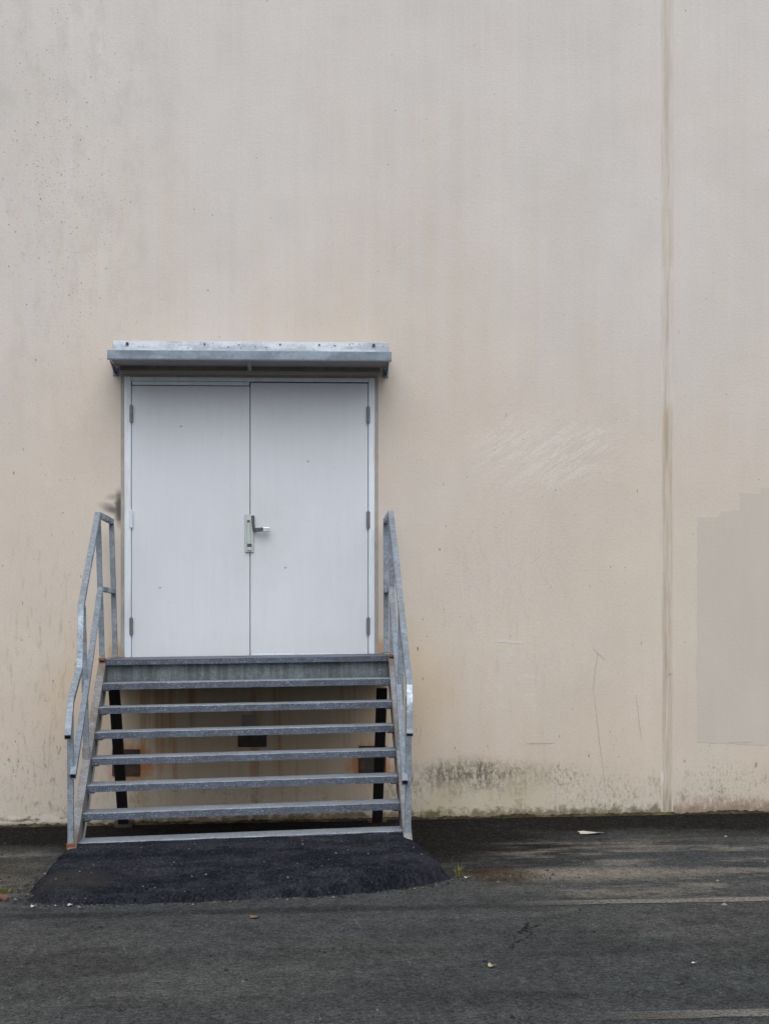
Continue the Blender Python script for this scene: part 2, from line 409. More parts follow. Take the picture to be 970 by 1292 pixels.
M = dict(
    wall=mat_wall(),
    patch=None,
    seal=mat_sealant(),
    door=mat_door(),
    frame=mat_simple('frame_paint', (0.66, 0.73, 0.81), 0.45, 0, 0.06, 6, tint=(0.40, 0.38, 0.35), tamt=0.35, tscale=(20, 20, 2)),
    trim=mat_simple('grey_mortar_trim', (0.34, 0.315, 0.285), 0.9, 0, 0.16, 9, bump=0.4, tint=(0.46, 0.46, 0.46), tamt=0.6, tscale=(8, 8, 2)),
    dark=mat_simple('dark_gap', (0.035, 0.036, 0.042), 0.8),
    galv=mat_galv('galvanised_rail', (0.255, 0.312, 0.378), 0.40, 0.55, 0.32, 0.45, (0.12, 0.125, 0.135), 0.28),
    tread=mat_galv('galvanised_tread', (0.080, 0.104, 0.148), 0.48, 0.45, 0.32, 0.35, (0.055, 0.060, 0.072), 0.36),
    walk=mat_galv('pale_walking_zinc', (0.225, 0.265, 0.310), 0.48, 0.45, 0.26, 0.30, (0.11, 0.12, 0.135), 0.35),
    channel=mat_galv('galvanised_channel', (0.135, 0.165, 0.182), 0.55, 0.35, 0.24, 0.55, (0.060, 0.070, 0.075), 0.2, dsc=(18, 4, 1.2)),
    stringer=mat_galv('weathered_stringer', (0.225, 0.238, 0.255), 0.6, 0.30, 0.26, 0.85, (0.125, 0.098, 0.072), 0.25, dsc=(3.2, 3.2, 2.4)),
    flash=mat_galv('flashing_zinc', (0.58, 0.65, 0.74), 0.35, 0.60, 0.10, 0.75, (0.30, 0.36, 0.44), dsc=(2.2, 3, 9)),  # lighter and darker streaks put a streaky shine into the zinc colour
    fascia=mat_galv('canopy_lip_zinc', (0.205, 0.255, 0.315), 0.45, 0.45, 0.14, 0.35, (0.135, 0.165, 0.20), dsc=(2.2, 3, 6)),
    soffit=mat_simple('canopy_soffit', (0.30, 0.275, 0.265), 0.7, 0.0, 0.12, 5, tint=(0.20, 0.185, 0.18), tamt=0.6),
    black=mat_simple('shade_black_steel', (0.016, 0.015, 0.017), 0.6, 0, 0.25, 10, tint=(0.05, 0.025, 0.015), tamt=0.5, tscale=(9, 9, 9), tlo=0.58, thi=0.72),  # near-black steel: shade under the landing is put into the colour
    rust=mat_simple('rusty_steel', (0.21, 0.075, 0.028), 0.9, 0.1, 0.4, 28, bump=0.4, tint=(0.07, 0.03, 0.02), tamt=0.8, tscale=(14, 14, 14)),
    plate=mat_simple('dark_steel_plate', (0.045, 0.034, 0.030), 0.7, 0.2, 0.3, 22, tint=(0.17, 0.06, 0.02), tamt=0.7, tscale=(14, 14, 14)),
    concrete=mat_simple('bare_grout', (0.30, 0.275, 0.25), 0.9, 0, 0.14, 20, bump=0.3),
    hinge=mat_simple('hinge_steel', (0.20, 0.21, 0.23), 0.45, 0.5, 0.2, 30),
    zincp=mat_simple('zinc_latch_plate', (0.56, 0.63, 0.63), 0.28, 0.6, 0.12, 30),
    iron=mat_simple('dark_latch_iron', (0.085, 0.095, 0.11), 0.45, 0.5, 0.2, 30),
    rivet=mat_simple('rivet_steel', (0.20, 0.18, 0.18), 0.6, 0.2, 0.2, 40),
    bolt=mat_simple('bolt_steel', (0.05, 0.055, 0.075), 0.55, 0.5, 0.2, 40),
    asphalt=mat_asphalt(),
    ramp=mat_ramp(),
    line=mat_line(),
    scuff=mat_scuff(),
    chip=mat_chip(),
    crack=mat_simple('hairline_crack', (0.46, 0.395, 0.325), 0.95, 0, 0.3, 30),
    roof=mat_simple('roof_membrane', (0.30, 0.30, 0.30), 0.9, 0, 0.1, 3),
    grit=None,
    soil=mat_simple('damp_soil', (0.040, 0.032, 0.023), 0.95, 0, 0.45, 30, spec=0.0, bump=0.6, tint=(0.10, 0.095, 0.045), tamt=0.8, tscale=(7, 7, 7), tlo=0.46, thi=0.64),
    tar=mat_simple('crack_tar', (0.026, 0.027, 0.029), 0.9, 0, 0.2, 20, spec=0.0),
    grass=mat_simple('weed_blade', (0.12, 0.12, 0.035), 0.7, 0, 0.35, 40),
    moss=mat_simple('moss', (0.055, 0.085, 0.02), 0.9, 0, 0.4, 60),
    leaf=mat_simple('dry_leaf', (0.17, 0.09, 0.045), 0.8, 0, 0.3, 30),
    leafy=mat_simple('yellow_leaf', (0.34, 0.30, 0.19), 0.8, 0, 0.2, 30),
    paper=mat_simple('paper_scrap', (0.42, 0.40, 0.35), 0.9, 0, 0.15, 15),
    white=mat_simple('white_chip', (0.42, 0.42, 0.41), 0.8, 0, 0.1, 30),
    brick=mat_simple('red_brick_bit', (0.12, 0.06, 0.045), 0.9, 0, 0.2, 30, bump=0.3),
)
g = G('cover_up_paint', 0.75, 0, 0.3); g.pos()
n1 = g.noise((1.8, 1, 1.4), 4); n2 = g.noise((9, 1, 0.7), 3, off=(5, 0, 2)); n3 = g.noise((48, 48, 48), 4, 0.72)
c_ = g.gain((0.510, 0.472, 0.424), g.lin(g.add(g.mul(n1, 0.5), g.add(g.mul(n2, 0.25), g.mul(n3, 0.25))), 0.25, 0.75, 0.93, 1.07))
g.col(c_); g.bump(n3, 0.35, 0.004)
M['patch'] = g.mat
g = G('loose_grit', 0.9, 0, 0.3)
r_ = g.island()
g.col(g.mix(g.sm(r_, 0.86, 1.0), (0.014, 0.014, 0.014), (0.20, 0.19, 0.17)))
M['grit'] = g.mat

# ------------------------------------------------------------------ mesh helpers
def box(bm, a, b):
    x0, y0, z0 = (min(a[i], b[i]) for i in range(3)); x1, y1, z1 = (max(a[i], b[i]) for i in range(3))
    v = [bm.verts.new(p) for p in ((x0, y0, z0), (x1, y0, z0), (x1, y1, z0), (x0, y1, z0), (x0, y0, z1), (x1, y0, z1), (x1, y1, z1), (x0, y1, z1))]
    for f in ((0, 3, 2, 1), (4, 5, 6, 7), (0, 1, 5, 4), (1, 2, 6, 5), (2, 3, 7, 6), (3, 0, 4, 7)):
        bm.faces.new([v[i] for i in f])
def hexa(bm, p):           # eight corners, bottom ring then top ring
    v = [bm.verts.new(q) for q in p]
    for f in ((0, 3, 2, 1), (4, 5, 6, 7), (0, 1, 5, 4), (1, 2, 6, 5), (2, 3, 7, 6), (3, 0, 4, 7)):
        bm.faces.new([v[i] for i in f])
def prism(bm, poly, d):    # closed polygon (list of 3-vectors) extruded by vector d
    d = Vector(d)
    a = [bm.verts.new(p) for p in poly]; b = [bm.verts.new(Vector(p) + d) for p in poly]
    n = len(a)
    bm.faces.new(a[::-1]); bm.faces.new(b)
    for i in range(n): bm.faces.new((a[i], a[(i + 1) % n], b[(i + 1) % n], b[i]))
def tube(bm, pts, w, h=None, wall=0.0, cap0=True, cap1=True):
    """square tube along a path, mitred; wall > 0 leaves the last end open and hollow"""
    h = h or w
    P = [Vector(p) for p in pts]; rings = []
    for i, p in enumerate(P):
        d0 = (P[i] - P[i - 1]).normalized() if i else (P[1] - P[0]).normalized()
        d1 = (P[i + 1] - P[i]).normalized() if i < len(P) - 1 else d0
        t = (d0 + d1).normalized()
        up = Vector((0, 0, 1)) if abs(d0.z) < 0.98 else Vector((0, 1, 0))
        sx = d0.cross(up).normalized(); sz = sx.cross(d0).normalized()
        k = 1.0 / max(0.5, t.dot(d0))
        zz = sx.cross(t).normalized()
        rings.append([bm.verts.new(p + sx * (a * w / 2) + zz * (b * h / 2 * k)) for a, b in ((-1, -1), (1, -1), (1, 1), (-1, 1))])
    for r0, r1 in zip(rings, rings[1:]):
        for j in range(4): bm.faces.new((r0[j], r0[(j + 1) % 4], r1[(j + 1) % 4], r1[j]))
    if cap0: bm.faces.new(rings[0][::-1])
    e = rings[-1]
    if cap1 and not wall: bm.faces.new(e)
    if wall:
        c = sum((v.co for v in e), Vector()) / 4; d = (P[-1] - P[-2]).normalized()
        f = 1 - 2 * wall / min(w, h)
        i1 = [bm.verts.new(c + (v.co - c) * f) for v in e]
        i2 = [bm.verts.new(v.co - d * 0.12) for v in i1]
        for j in range(4):
            bm.faces.new((e[j], e[(j + 1) % 4], i1[(j + 1) % 4], i1[j])); bm.faces.new((i1[j], i1[(j + 1) % 4], i2[(j + 1) % 4], i2[j]))
        bm.faces.new(i2)
def cyl(bm, c, r, d, axis='y', seg=12, r2=None):
    c = Vector(c); r2 = r if r2 is None else r2
    ax = {'x': ((0, 1, 0), (0, 0, 1), (1, 0, 0)), 'y': ((1, 0, 0), (0, 0, 1), (0, -1, 0)), 'z': ((1, 0, 0), (0, 1, 0), (0, 0, 1))}[axis]
    u, v, n = map(Vector, ax)
    A = [bm.verts.new(c + (u * math.cos(t) + v * math.sin(t)) * r) for t in (2 * math.pi * i / seg for i in range(seg))]
    B = [bm.verts.new(c + n * d + (u * math.cos(t) + v * math.sin(t)) * r2) for t in (2 * math.pi * i / seg for i in range(seg))]
    bm.faces.new(A[::-1]); bm.faces.new(B)
    for i in range(seg): bm.faces.new((A[i], A[(i + 1) % seg], B[(i + 1) % seg], B[i]))
def mk(name, bm, mat, parent=None, bev=0.0, smooth=False, wob=0.0):
    bmesh.ops.recalc_face_normals(bm, faces=bm.faces)
    if bev: bmesh.ops.bevel(bm, geom=list(bm.edges), offset=bev, segments=2 if bev > 0.004 else 1, affect='EDGES', profile=0.6, clamp_overlap=True)
    if wob:
        for v in bm.verts:
            q = v.co * 2.3; v.co += Vector((mnoise.noise(q), mnoise.noise(q + Vector((9, 0, 0))), mnoise.noise(q + Vector((0, 9, 0))))) * wob
    me = bpy.data.meshes.new(name); bm.to_mesh(me); bm.free()
    me.materials.append(M[mat] if isinstance(mat, str) else mat)
    if smooth:
        for p in me.polygons: p.use_smooth = True
    o = bpy.data.objects.new(name, me); C.objects.link(o)
    if parent: o.parent = parent
    return o
def part(name, mat, parent, fn, bev=0.0, **k):
    bm = bmesh.new(); fn(bm); return mk(name, bm, mat, parent, bev, **k)
def bpart(name, mat, parent, a, b, bev=0.0, **k):
    return part(name, mat, parent, lambda bm: box(bm, a, b), bev, **k)
def thing(name, label, cat, group=None):
    o = bpy.data.objects.new(name, None); C.objects.link(o); o.empty_display_size = 0.2
    o['label'] = label; o['category'] = cat
    if group: o['group'] = group
    return o
def tag(o, label, cat, group=None):
    o['label'] = label; o['category'] = cat
    if group: o['group'] = group
    return o
def zg(x): return 0.143 * math.tanh(x / 10.0)           # lie of the yard: falls to the left

# ------------------------------------------------------------------ ground
bm = bmesh.new()
xs = sorted(set([-600, -300, -150, -80, -50, -35, -25] + [i * 1.0 - 20 for i in range(41)] + [25, 35, 50, 80, 150, 300, 600]))
ys = sorted(set([-600, -300, -150, -80, -50, -35, -25] + [i * 1.0 - 20 for i in range(41)] + [25, 35, 50, 80, 150, 300, 600]))
grid = [[bm.verts.new((x, y, zg(x))) for x in xs] for y in ys]
for j in range(len(ys) - 1):
    for i in range(len(xs) - 1):
        bm.faces.new((grid[j][i], grid[j][i + 1], grid[j + 1][i + 1], grid[j + 1][i]))
ground = mk('ground', bm, 'asphalt', smooth=True); ground['kind'] = 'structure'

# worn painted line on the yard, laid as a sheet on the asphalt
def line_sheet(x0, x1, y0, y1, wob):
    bm = bmesh.new(); N = 60; a = []; b = []
    for i in range(N + 1):
        x = x0 + (x1 - x0) * i / N
        k = mnoise.noise(Vector((x * 2.1, 0, y0))) * wob
        a.append(bm.verts.new((x, y0 + k + mnoise.noise(Vector((x * 7, 3, y0))) * 0.02, zg(x) + 0.004)))
        b.append(bm.verts.new((x, y1 + k + mnoise.noise(Vector((x * 7, 8, y0))) * 0.02, zg(x) + 0.004)))
    for i in range(N): bm.faces.new((a[i], a[i + 1], b[i + 1], b[i]))
    return mk('painted_line', bm, 'line')
ln = line_sheet(1.0, 9.0, -4.46, -4.31, 0.02); ln['kind'] = 'structure'
ln2 = line_sheet(1.0, 9.0, -7.33, -7.19, 0.02); ln2['kind'] = 'structure'

def yard_crack(pts, w, seed):
    rnd = random.Random(seed); bm = bmesh.new(); a = []; b = []
    for i in range(len(pts) - 1):
        (x0, y0), (x1, y1) = pts[i], pts[i + 1]
        for q in range(9):
            t = q / 9; x = x0 + (x1 - x0) * t + rnd.uniform(-.012, .012); y = y0 + (y1 - y0) * t + rnd.uniform(-.03, .03); k = w * rnd.uniform(0.4, 1.5)
            a.append(bm.verts.new((x - k, y, zg(x) + 0.003))); b.append(bm.verts.new((x + k, y + 0.02, zg(x) + 0.003)))
    for i in range(len(a) - 1): bm.faces.new((a[i], b[i], b[i + 1], a[i + 1]))
    o = mk('asphalt_crack', bm, 'tar', ground)
yard_crack([(1.20, -5.02), (1.14, -5.20), (1.17, -5.36), (1.05, -5.62), (0.98, -5.80)], 0.004, 1)
yard_crack([(1.24, -5.10), (1.13, -5.22), (1.11, -5.34)], 0.007, 2)

# hot-mix ramp at the foot of the stairs
OUT = [(-1.42, -2.45), (-1.445, -2.85), (-1.50, -3.2), (-1.51, -3.6), (-1.46, -3.92), (-1.27, -4.05), (-0.96, -4.09), (-0.60, -4.05), (-0.3, -4.02), (0.1, -3.94), (0.42, -3.86), (0.78, -3.60), (0.94, -3.34), (0.85, -3.0), (0.775, -2.85), (0.76, -2.45)]
def sdist(x, y):
    ins = False; dm = 9
    for i in range(len(OUT)):
        x0, y0 = OUT[i]; x1, y1 = OUT[(i + 1) % len(OUT)]
        if (y0 > y) != (y1 > y) and x < (x1 - x0) * (y - y0) / (y1 - y0) + x0: ins = not ins
        dx, dy = x1 - x0, y1 - y0
        t = max(0, min(1, ((x - x0) * dx + (y - y0) * dy) / (dx * dx + dy * dy)))
        dm = min(dm, math.hypot(x - x0 - t * dx, y - y0 - t * dy))
    return dm if ins else -dm
def fbm(x, y, z=0.0, o=4):
    return mnoise.fractal(Vector((x, y, z)), 0.9, 2.1, o)
bm = bmesh.new()
NX, NY = 340, 200
X0, X1, Y0, Y1 = -1.95, 1.35, -4.35, -2.35
RZ = {}
vv = []
for j in range(NY + 1):
    row = []
    for i in range(NX + 1):
        x = X0 + (X1 - X0) * i / NX; y = Y0 + (Y1 - Y0) * j / NY
        d = sdist(x, y) + 0.035 * fbm(x * 3, y * 5) + 0.03 * fbm(x * 13, y * 15, 5)
        t = max(0.0, min(1.0, (y + 2.76) / -1.25))
        top = (0.196 + 0.0310 * (x + 0.33)) * (1 - t) + (0.032 + zg(x)) * t
        if y > -2.70: top -= min(0.09, (y + 2.70) * 0.6)
        sw = 0.075 + 0.03 * mnoise.noise(Vector((x * 3, y * 3, 4)))
        e = max(0.0, min(1.0, d / sw)); e = e * e * (3 - 2 * e)
        gz = zg(x)
        lat = max(0.0, min(1.0, (0.98 - x) / 0.34, (x + 1.56) / 0.22)); lat = lat * (2 - lat)
        top = gz + (top - gz) * (0.10 + 0.90 * lat)
        z = gz + (top - gz) * e + (0.005 * fbm(x * 5, y * 14) + 0.0085 * fbm(x * 24, y * 26, 2) * (0.35 + t) + 0.006 * max(0, fbm(x * 45, y * 45, 9, 2)) * (0.4 + t)) * min(1, e * 2)
        lob = math.exp(-(((x + 1.28) / 0.20) ** 2 + ((y + 3.70) / 0.20) ** 2))
        z += 0.030 * lob * e
        rg = fbm(x * 1.3 + 3, y * 9 + 0.6 * math.sin(x * 2), 7, 3)
        if t > 0.45: z += 0.045 * max(0, rg) * e * min(1, (t - 0.45) * 4)
        if e <= 0.0: z = gz - 0.03
        RZ[(i, j)] = z
        row.append(bm.verts.new((x, y, z)))
    vv.append(row)
for j in range(NY):
    for i in range(NX):
        q = (vv[j][i], vv[j][i + 1], vv[j + 1][i + 1], vv[j + 1][i])
        if any(sdist(v.co.x, v.co.y) > -0.12 for v in (q[0], q[2])): bm.faces.new(q)
bmesh.ops.delete(bm, geom=[v for v in bm.verts if not v.link_faces], context='VERTS')
def surf(x, y):                        # height of the walked-on surface
    i = round((x - X0) / (X1 - X0) * NX); j = round((y - Y0) / (Y1 - Y0) * NY)
    return max(zg(x), RZ.get((i, j), -9))
ramp = mk('asphalt_ramp', bm, 'ramp', smooth=True); ramp['kind'] = 'structure'

# ------------------------------------------------------------------ building
B = thing('warehouse_building', 'tall tan painted concrete warehouse wall with a sealed vertical panel joint', 'building')
JX0, JX1 = 2.870, 2.940
OX0, OX1, OZ0, OZ1 = -1.320, 0.656, 1.20, 3.440
ZT, ZB, XL, XR, TH = 8.6, -0.8, -9.0, 11.0, 0.20
def panel_l(bm):
    # front sheet with door hole (flat faces meet edge to edge), reveals and back
    cx = [XL, OX0, OX1, JX0 - 0.012]; cz = [ZB, OZ0, OZ1, ZT]
    V = {}
    def v(i, k, y):
        key = (i, k, y)
        if key not in V: V[key] = bm.verts.new((cx[i], y, cz[k]))
        return V[key]
    for y in (0.0, TH):
        for i in range(3):
            for k in range(3):
                if (i, k) != (1, 1): bm.faces.new((v(i, k, y), v(i + 1, k, y), v(i + 1, k + 1, y), v(i, k + 1, y)))
    for a, b in (((1, 1), (2, 1)), ((2, 1), (2, 2)), ((2, 2), (1, 2)), ((1, 2), (1, 1))):
        bm.faces.new((v(*a, 0.0), v(*b, 0.0), v(*b, TH), v(*a, TH)))
    e = bm.verts
    # chamfer towards the joint
    a = [v(3, k, 0.0) for k in range(4)]; b = [bm.verts.new((JX0, 0.012, cz[k])) for k in range(4)]; c2 = [bm.verts.new((JX0, TH, cz[k])) for k in range(4)]
    for k in range(3):
        bm.faces.new((a[k], b[k], b[k + 1], a[k + 1])); bm.faces.new((b[k], c2[k], c2[k + 1], b[k + 1]))
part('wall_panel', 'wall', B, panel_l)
def panel_r(bm):
    pts = [(JX1 + 0.012, 0), (XR, 0), (XR, TH), (JX1, TH), (JX1, 0.012)]
    prism(bm, [(x, y, ZB) for x, y in pts], (0, 0, ZT - ZB))
part('wall_panel', 'wall', B, panel_r)
def sealant(bm):
    N = 420; rows = []
    prof = [(-0.016, 0.0005), (-0.004, -0.0025), (0.012, 0.007), (0.034, 0.012), (0.056, 0.007), (0.074, -0.0025), (0.086, 0.0005)]
    for k in range(N + 1):
        z = ZB + (ZT - ZB) * k / N
        r = []
        for i, (dx, dy) in enumerate(prof):
            q = (0.009 if i in (0, 6) else 0.006) * mnoise.fractal(Vector((i * 3.1, 0, z * 3.0)), 0.7, 2.2, 4)
            r.append(bm.verts.new((JX0 + dx + q, dy + (0.004 if 1 < i < 5 else 0.0008) * mnoise.noise(Vector((i * 1.7, 5, z * 4))), z)))
        rows.append(r)
    for a, b in zip(rows, rows[1:]):
        for i in range(len(prof) - 1): bm.faces.new((a[i], a[i + 1], b[i + 1], b[i]))
part('joint_sealant', 'seal', B, sealant, smooth=True)
# rest of the building: side walls, back wall, roof, coping
bpart('wall_return', 'wall', B, (XL, TH + 0.001, ZB), (XL + 0.2, 18, ZT))
bpart('wall_return', 'wall', B, (XR - 0.2, TH + 0.001, ZB), (XR, 18, ZT))
bpart('wall_return', 'wall', B, (XL, 18.001, ZB), (XR, 18.2, ZT))
bpart('roof', 'roof', B, (XL + 0.2, TH + 0.002, 8.0), (XR - 0.2, 17.999, 8.12))
bpart('coping', 'flash', B, (XL - 0.04, -0.04, ZT + 0.001), (XR + 0.04, TH + 0.05, ZT + 0.05), 0.004)
# patch of cover-up paint, stepped top, a coat thick
pp = [(3.137, 0.600), (3.46, 0.590), (3.60, 0.574), (4.60, 0.574), (4.60, 2.72), (4.10, 2.72), (4.10, 2.585), (3.640, 2.585), (3.640, 2.535), (3.478, 2.535), (3.478, 2.475), (3.487, 2.405), (3.32, 2.398), (3.31, 2.362), (3.137, 2.352)]
rp = random.Random(2); pq = []
for i in range(len(pp)):
    (x0, z0), (x1, z1) = pp[i], pp[(i + 1) % len(pp)]
    n = max(1, int(math.hypot(x1 - x0, z1 - z0) / 0.022))
    for q in range(n):
        x = x0 + (x1 - x0) * q / n; z = z0 + (z1 - z0) * q / n
        pq.append((x + 0.010 * mnoise.noise(Vector((x * 3, 0, z * 5))) + rp.uniform(-0.003, 0.003), z + 0.008 * mnoise.noise(Vector((x * 5, 7, z * 3))) + rp.uniform(-0.003, 0.003)))
part('paint_patch', 'patch', B, lambda bm: prism(bm, [(x, -0.0012, z) for x, z in pq], (0, 0.0011, 0)))
# anchor plates cast into the wall under the landing
o = bpart('anchor_plate', 'plate', B, (-0.425, -0.010, 0.575), (-0.205, -0.0005, 0.672), 0.002); o['label'] = 'dark square steel plate on the stained wall behind the treads'
bpart('anchor_plate', 'concrete', o, (-0.395, -0.008, 0.673), (-0.285, -0.0005, 0.822), 0.002)
bpart('anchor_plate', 'plate', B, (-1.385, -0.010, 0.355), (-1.175, -0.0005, 0.560), 0.002)
bpart('anchor_plate', 'plate', B, (0.505, -0.010, 0.365), (0.715, -0.0005, 0.580), 0.002)

# paint chips, scuffs and cracks on the wall face
def chips(bm):
    rnd = random.Random(5)
    def chip(x, z, r, el=1.0):
        n = rnd.choice((5, 6, 7)); a0 = rnd.random() * 6
        c = bm.verts.new((x, -0.0006, z)); ring = []
        for i in range(n):
            t = a0 + 2 * math.pi * i / n; q = r * rnd.uniform(0.6, 1.25)
            ring.append(bm.verts.new((x + q * math.cos(t), -0.0004, z + q * el * math.sin(t))))
        for i in range(n): bm.faces.new((c, ring[i], ring[(i + 1) % n]))
    def ok(x, z): return not (-1.42 < x < 0.77 and 1.2 < z < 3.72) and not (2.84 < x < 2.97)
    for _ in range(620):                    # thick cluster, upper left
        x = rnd.gauss(-1.78, 0.26); z = 4.9 + rnd.gauss(0, 0.75)
        if ok(x, z): chip(x, z, rnd.uniform(0.0016, 0.0042) * rnd.choice((1, 1, 1, 1.5)), rnd.choice((0.6, 1, 1.6)))
    for _ in range(90):
        x = rnd.gauss(-1.82, 0.26); z = rnd.gauss(4.95, 0.16)
        chip(x, z, rnd.uniform(0.002, 0.0052))
    for cx, cz, sx, sz, n in ((-1.95, 2.3, 0.35, 0.4, 45), (-1.8, 1.2, 0.3, 0.5, 35), (-1.9, 0.5, 0.35, 0.3, 45), (1.4, 2.5, 0.5, 0.7, 45), (1.5, 0.5, 0.5, 0.25, 30), (3.3, 0.25, 0.35, 0.2, 26), (2.4, 0.35, 0.35, 0.25, 24), (2.3, 2.2, 0.5, 0.6, 20)):
        for _ in range(n):
            x = rnd.gauss(cx, sx); z = rnd.gauss(cz, sz)
            if z > 0.08 and ok(x, z): chip(x, z, rnd.uniform(0.002, 0.0058), rnd.choice((0.5, 1, 1.4, 2.6)))
    for _ in range(170):
        x = rnd.uniform(-2.5, 4.2); z = rnd.uniform(0.2, 6.5)
        if ok(x, z): chip(x, z, rnd.uniform(0.0025, 0.006))
    for x, z, r, e in ((0.96, 1.33, 0.008, 2.6), (1.13, 2.10, 0.009, 1.4), (2.70, 1.37, 0.008, 3), (3.04, 1.38, 0.010, .4), (2.05, 0.42, 0.012, 1), (3.04, 0.45, 0.014, 1), (3.60, 0.42, 0.014, 2.5), (2.28, 0.35, .012, 1), (0.95, 0.70, 0.007, 2.5), (2.93, 1.135, .02, .25)):
        chip(x, z, r, e)
o = part('chip_marks', 'chip', B, chips); o['kind'] = 'stuff'
def ribbon(bm, pts, w, y=-0.0007):
    n = len(pts); L = []; Rr = []
    for i, (x, z) in enumerate(pts):
        x0, z0 = pts[max(0, i - 1)]; x1, z1 = pts[min(n - 1, i + 1)]
        t = Vector((x1 - x0, z1 - z0)); t.normalize()
        k = w * (0.25 + 0.75 * math.sin(math.pi * (i + 0.3) / (n - 0.4))) / 2
        L.append(bm.verts.new((x - t.y * k, y, z + t.x * k))); Rr.append(bm.verts.new((x + t.y * k, y, z - t.x * k)))
    for i in range(n - 1): bm.faces.new((L[i], L[i + 1], Rr[i + 1], Rr[i]))
def scuffs(bm):
    rnd = random.Random(8)
    for i in range(22):
        cx = rnd.gauss(1.93, 0.24); cz = rnd.gauss(2.80, 0.13) + (cx - 1.93) * 0.35
        a = R(rnd.gauss(35, 13)); l = rnd.choice((0.08, 0.14, 0.2, 0.45)) * rnd.uniform(0.7, 1.2); bend = rnd.uniform(-0.03, 0.03)
        pts = [(cx + math.cos(a) * l * s - math.sin(a) * bend * (1 - 4 * s * s), cz + math.sin(a) * l * s + math.cos(a) * bend * (1 - 4 * s * s)) for s in [q / 6 - 0.5 for q in range(7)]]
        ribbon(bm, pts, rnd.uniform(0.002, 0.008), -0.0006 - i * 3e-6)
    for i in range(40):                      # long sweeping arcs below
        cx = rnd.uniform(1.2, 2.0); cz = rnd.uniform(1.55, 2.35); l = rnd.uniform(0.25, 0.7); b = rnd.uniform(0.02, 0.10)
        a = R(rnd.uniform(72, 100))
        pts = [(cx + math.cos(a) * l * s + b * 4 * s * s, cz + math.sin(a) * l * s) for s in [q / 6 - 0.5 for q in range(7)]]
        ribbon(bm, pts, rnd.uniform(0.002, 0.006), -0.0010 - i * 3e-6)
    for k in range(3): ribbon(bm, [(1.57, 1.388 - k * .003), (1.63, 1.392), (1.70, 1.380), (1.78, 1.374 + k * .003)], 0.022, -0.0013 - k * 1e-4)
o = part('scuff_marks', 'scuff', B, scuffs); o['kind'] = 'stuff'
def cracks(bm):
    rnd = random.Random(3)
    def wig(x0, z0, x1, z1, w, n=14, j=0.004):
        ribbon(bm, [(x0 + (x1 - x0) * i / n + rnd.uniform(-j, j), z0 + (z1 - z0) * i / n) for i in range(n + 1)], w, -0.0018)
    wig(2.36, 1.30, 2.32, 0.98, 0.006); wig(2.33, 0.98, 2.42, 0.22, 0.006, 20)
    wig(2.66, 0.98, 2.70, 0.62, 0.005); wig(2.32, 1.33, 2.42, 1.24, 0.004, 8)
    wig(1.80, 0.593, 2.02, 0.597, 0.008, 8, 0.0); wig(3.38, 0.598, 3.58, 0.598, 0.006, 8, 0)
    wig(0.99, 0.75, 0.97, 0.60, 0.006, 6); wig(3.55, 0.28, 3.56, 0.12, 0.008, 6)
    wig(-1.84, 0.9, -1.88, 0.35, 0.005, 14); wig(-1.72, 1.25, -1.80, 0.95, 0.005, 10)
    wig(-2.02, 0.48, -1.90, 0.40, 0.006, 6)
o = part('crack_marks', 'crack', B, cracks); o['kind'] = 'stuff'

# strip of washed-up soil and moss where the yard meets the wall
bm = bmesh.new(); NS = 900; rows = []
for i in range(NS + 1):
    x = -4.0 + 9.5 * i / NS; gz = zg(x)
    wv = 0.055 + 0.035 * fbm(x * 2.2, 1) + 0.020 * fbm(x * 14, 3)
    hv = max(0.002, 0.016 + 0.016 * fbm(x * 3.1, 9) + 0.012 * fbm(x * 22, 4))
    rows.append([bm.verts.new(p) for p in ((x, -max(0.02, wv), gz - 0.004), (x, -max(0.02, wv) * 0.55, gz + hv * 0.45 + 0.003 * fbm(x * 40, 2)), (x, -0.014, gz + hv), (x, 0.003, gz + hv + 0.004 * fbm(x * 50, 7)))])
for a, b in zip(rows, rows[1:]):
    for k in range(3): bm.faces.new((a[k], b[k], b[k + 1], a[k + 1]))
soil = mk('soil_strip', bm, 'soil'); soil['kind'] = 'stuff'
soil['label'] = 'dark soil and moss washed up along the foot of the wall'; soil['category'] = 'soil'

# ------------------------------------------------------------------ double door
D = thing('double_door', 'white painted steel double door above the metal stairs', 'door')
FX0, FX1, FZ1 = -1.292, 0.627, 3.420     # frame outside
LX0, LX1 = -1.238, 0.576                  # leaves
def frame(bm):
    box(bm, (FX0, -0.012, 1.24), (LX0 - 0.003, 0.11, FZ1)); box(bm, (LX1 + 0.004, -0.012, 1.24), (FX1, 0.11, FZ1))
    box(bm, (LX0 - 0.0025, -0.0115, 3.388), (LX1 + 0.0035, 0.109, FZ1 - 0.001))
part('door_frame', 'frame', D, frame, 0.003)
def stops(bm):
    box(bm, (LX0 - 0.002, 0.045, 1.21), (LX1 + 0.003, 0.06, 3.387))
part('door_stop', 'dark', D, stops)
def trim(bm):
    box(bm, (OX0 + 0.0005, -0.003, 1.24), (FX0 - 0.0005, 0.05, OZ1 - 0.0005)); box(bm, (FX1 + 0.0005, -0.003, 1.24), (OX1 - 0.0005, 0.05, OZ1 - 0.0005))
    box(bm, (FX0, -0.003, FZ1 + 0.0005), (FX1, 0.05, OZ1 - 0.0005))
part('frame_trim', 'trim', D, trim)
CX = -0.331
bpart('door_leaf', 'door', D, (LX0, 0.0, 1.215), (CX - 0.0025, 0.044, 3.352), 0.003)
leafR = bpart('door_leaf', 'door', D, (CX + 0.0025, -0.002, 1.300), (LX1, 0.042, 3.380), 0.003)
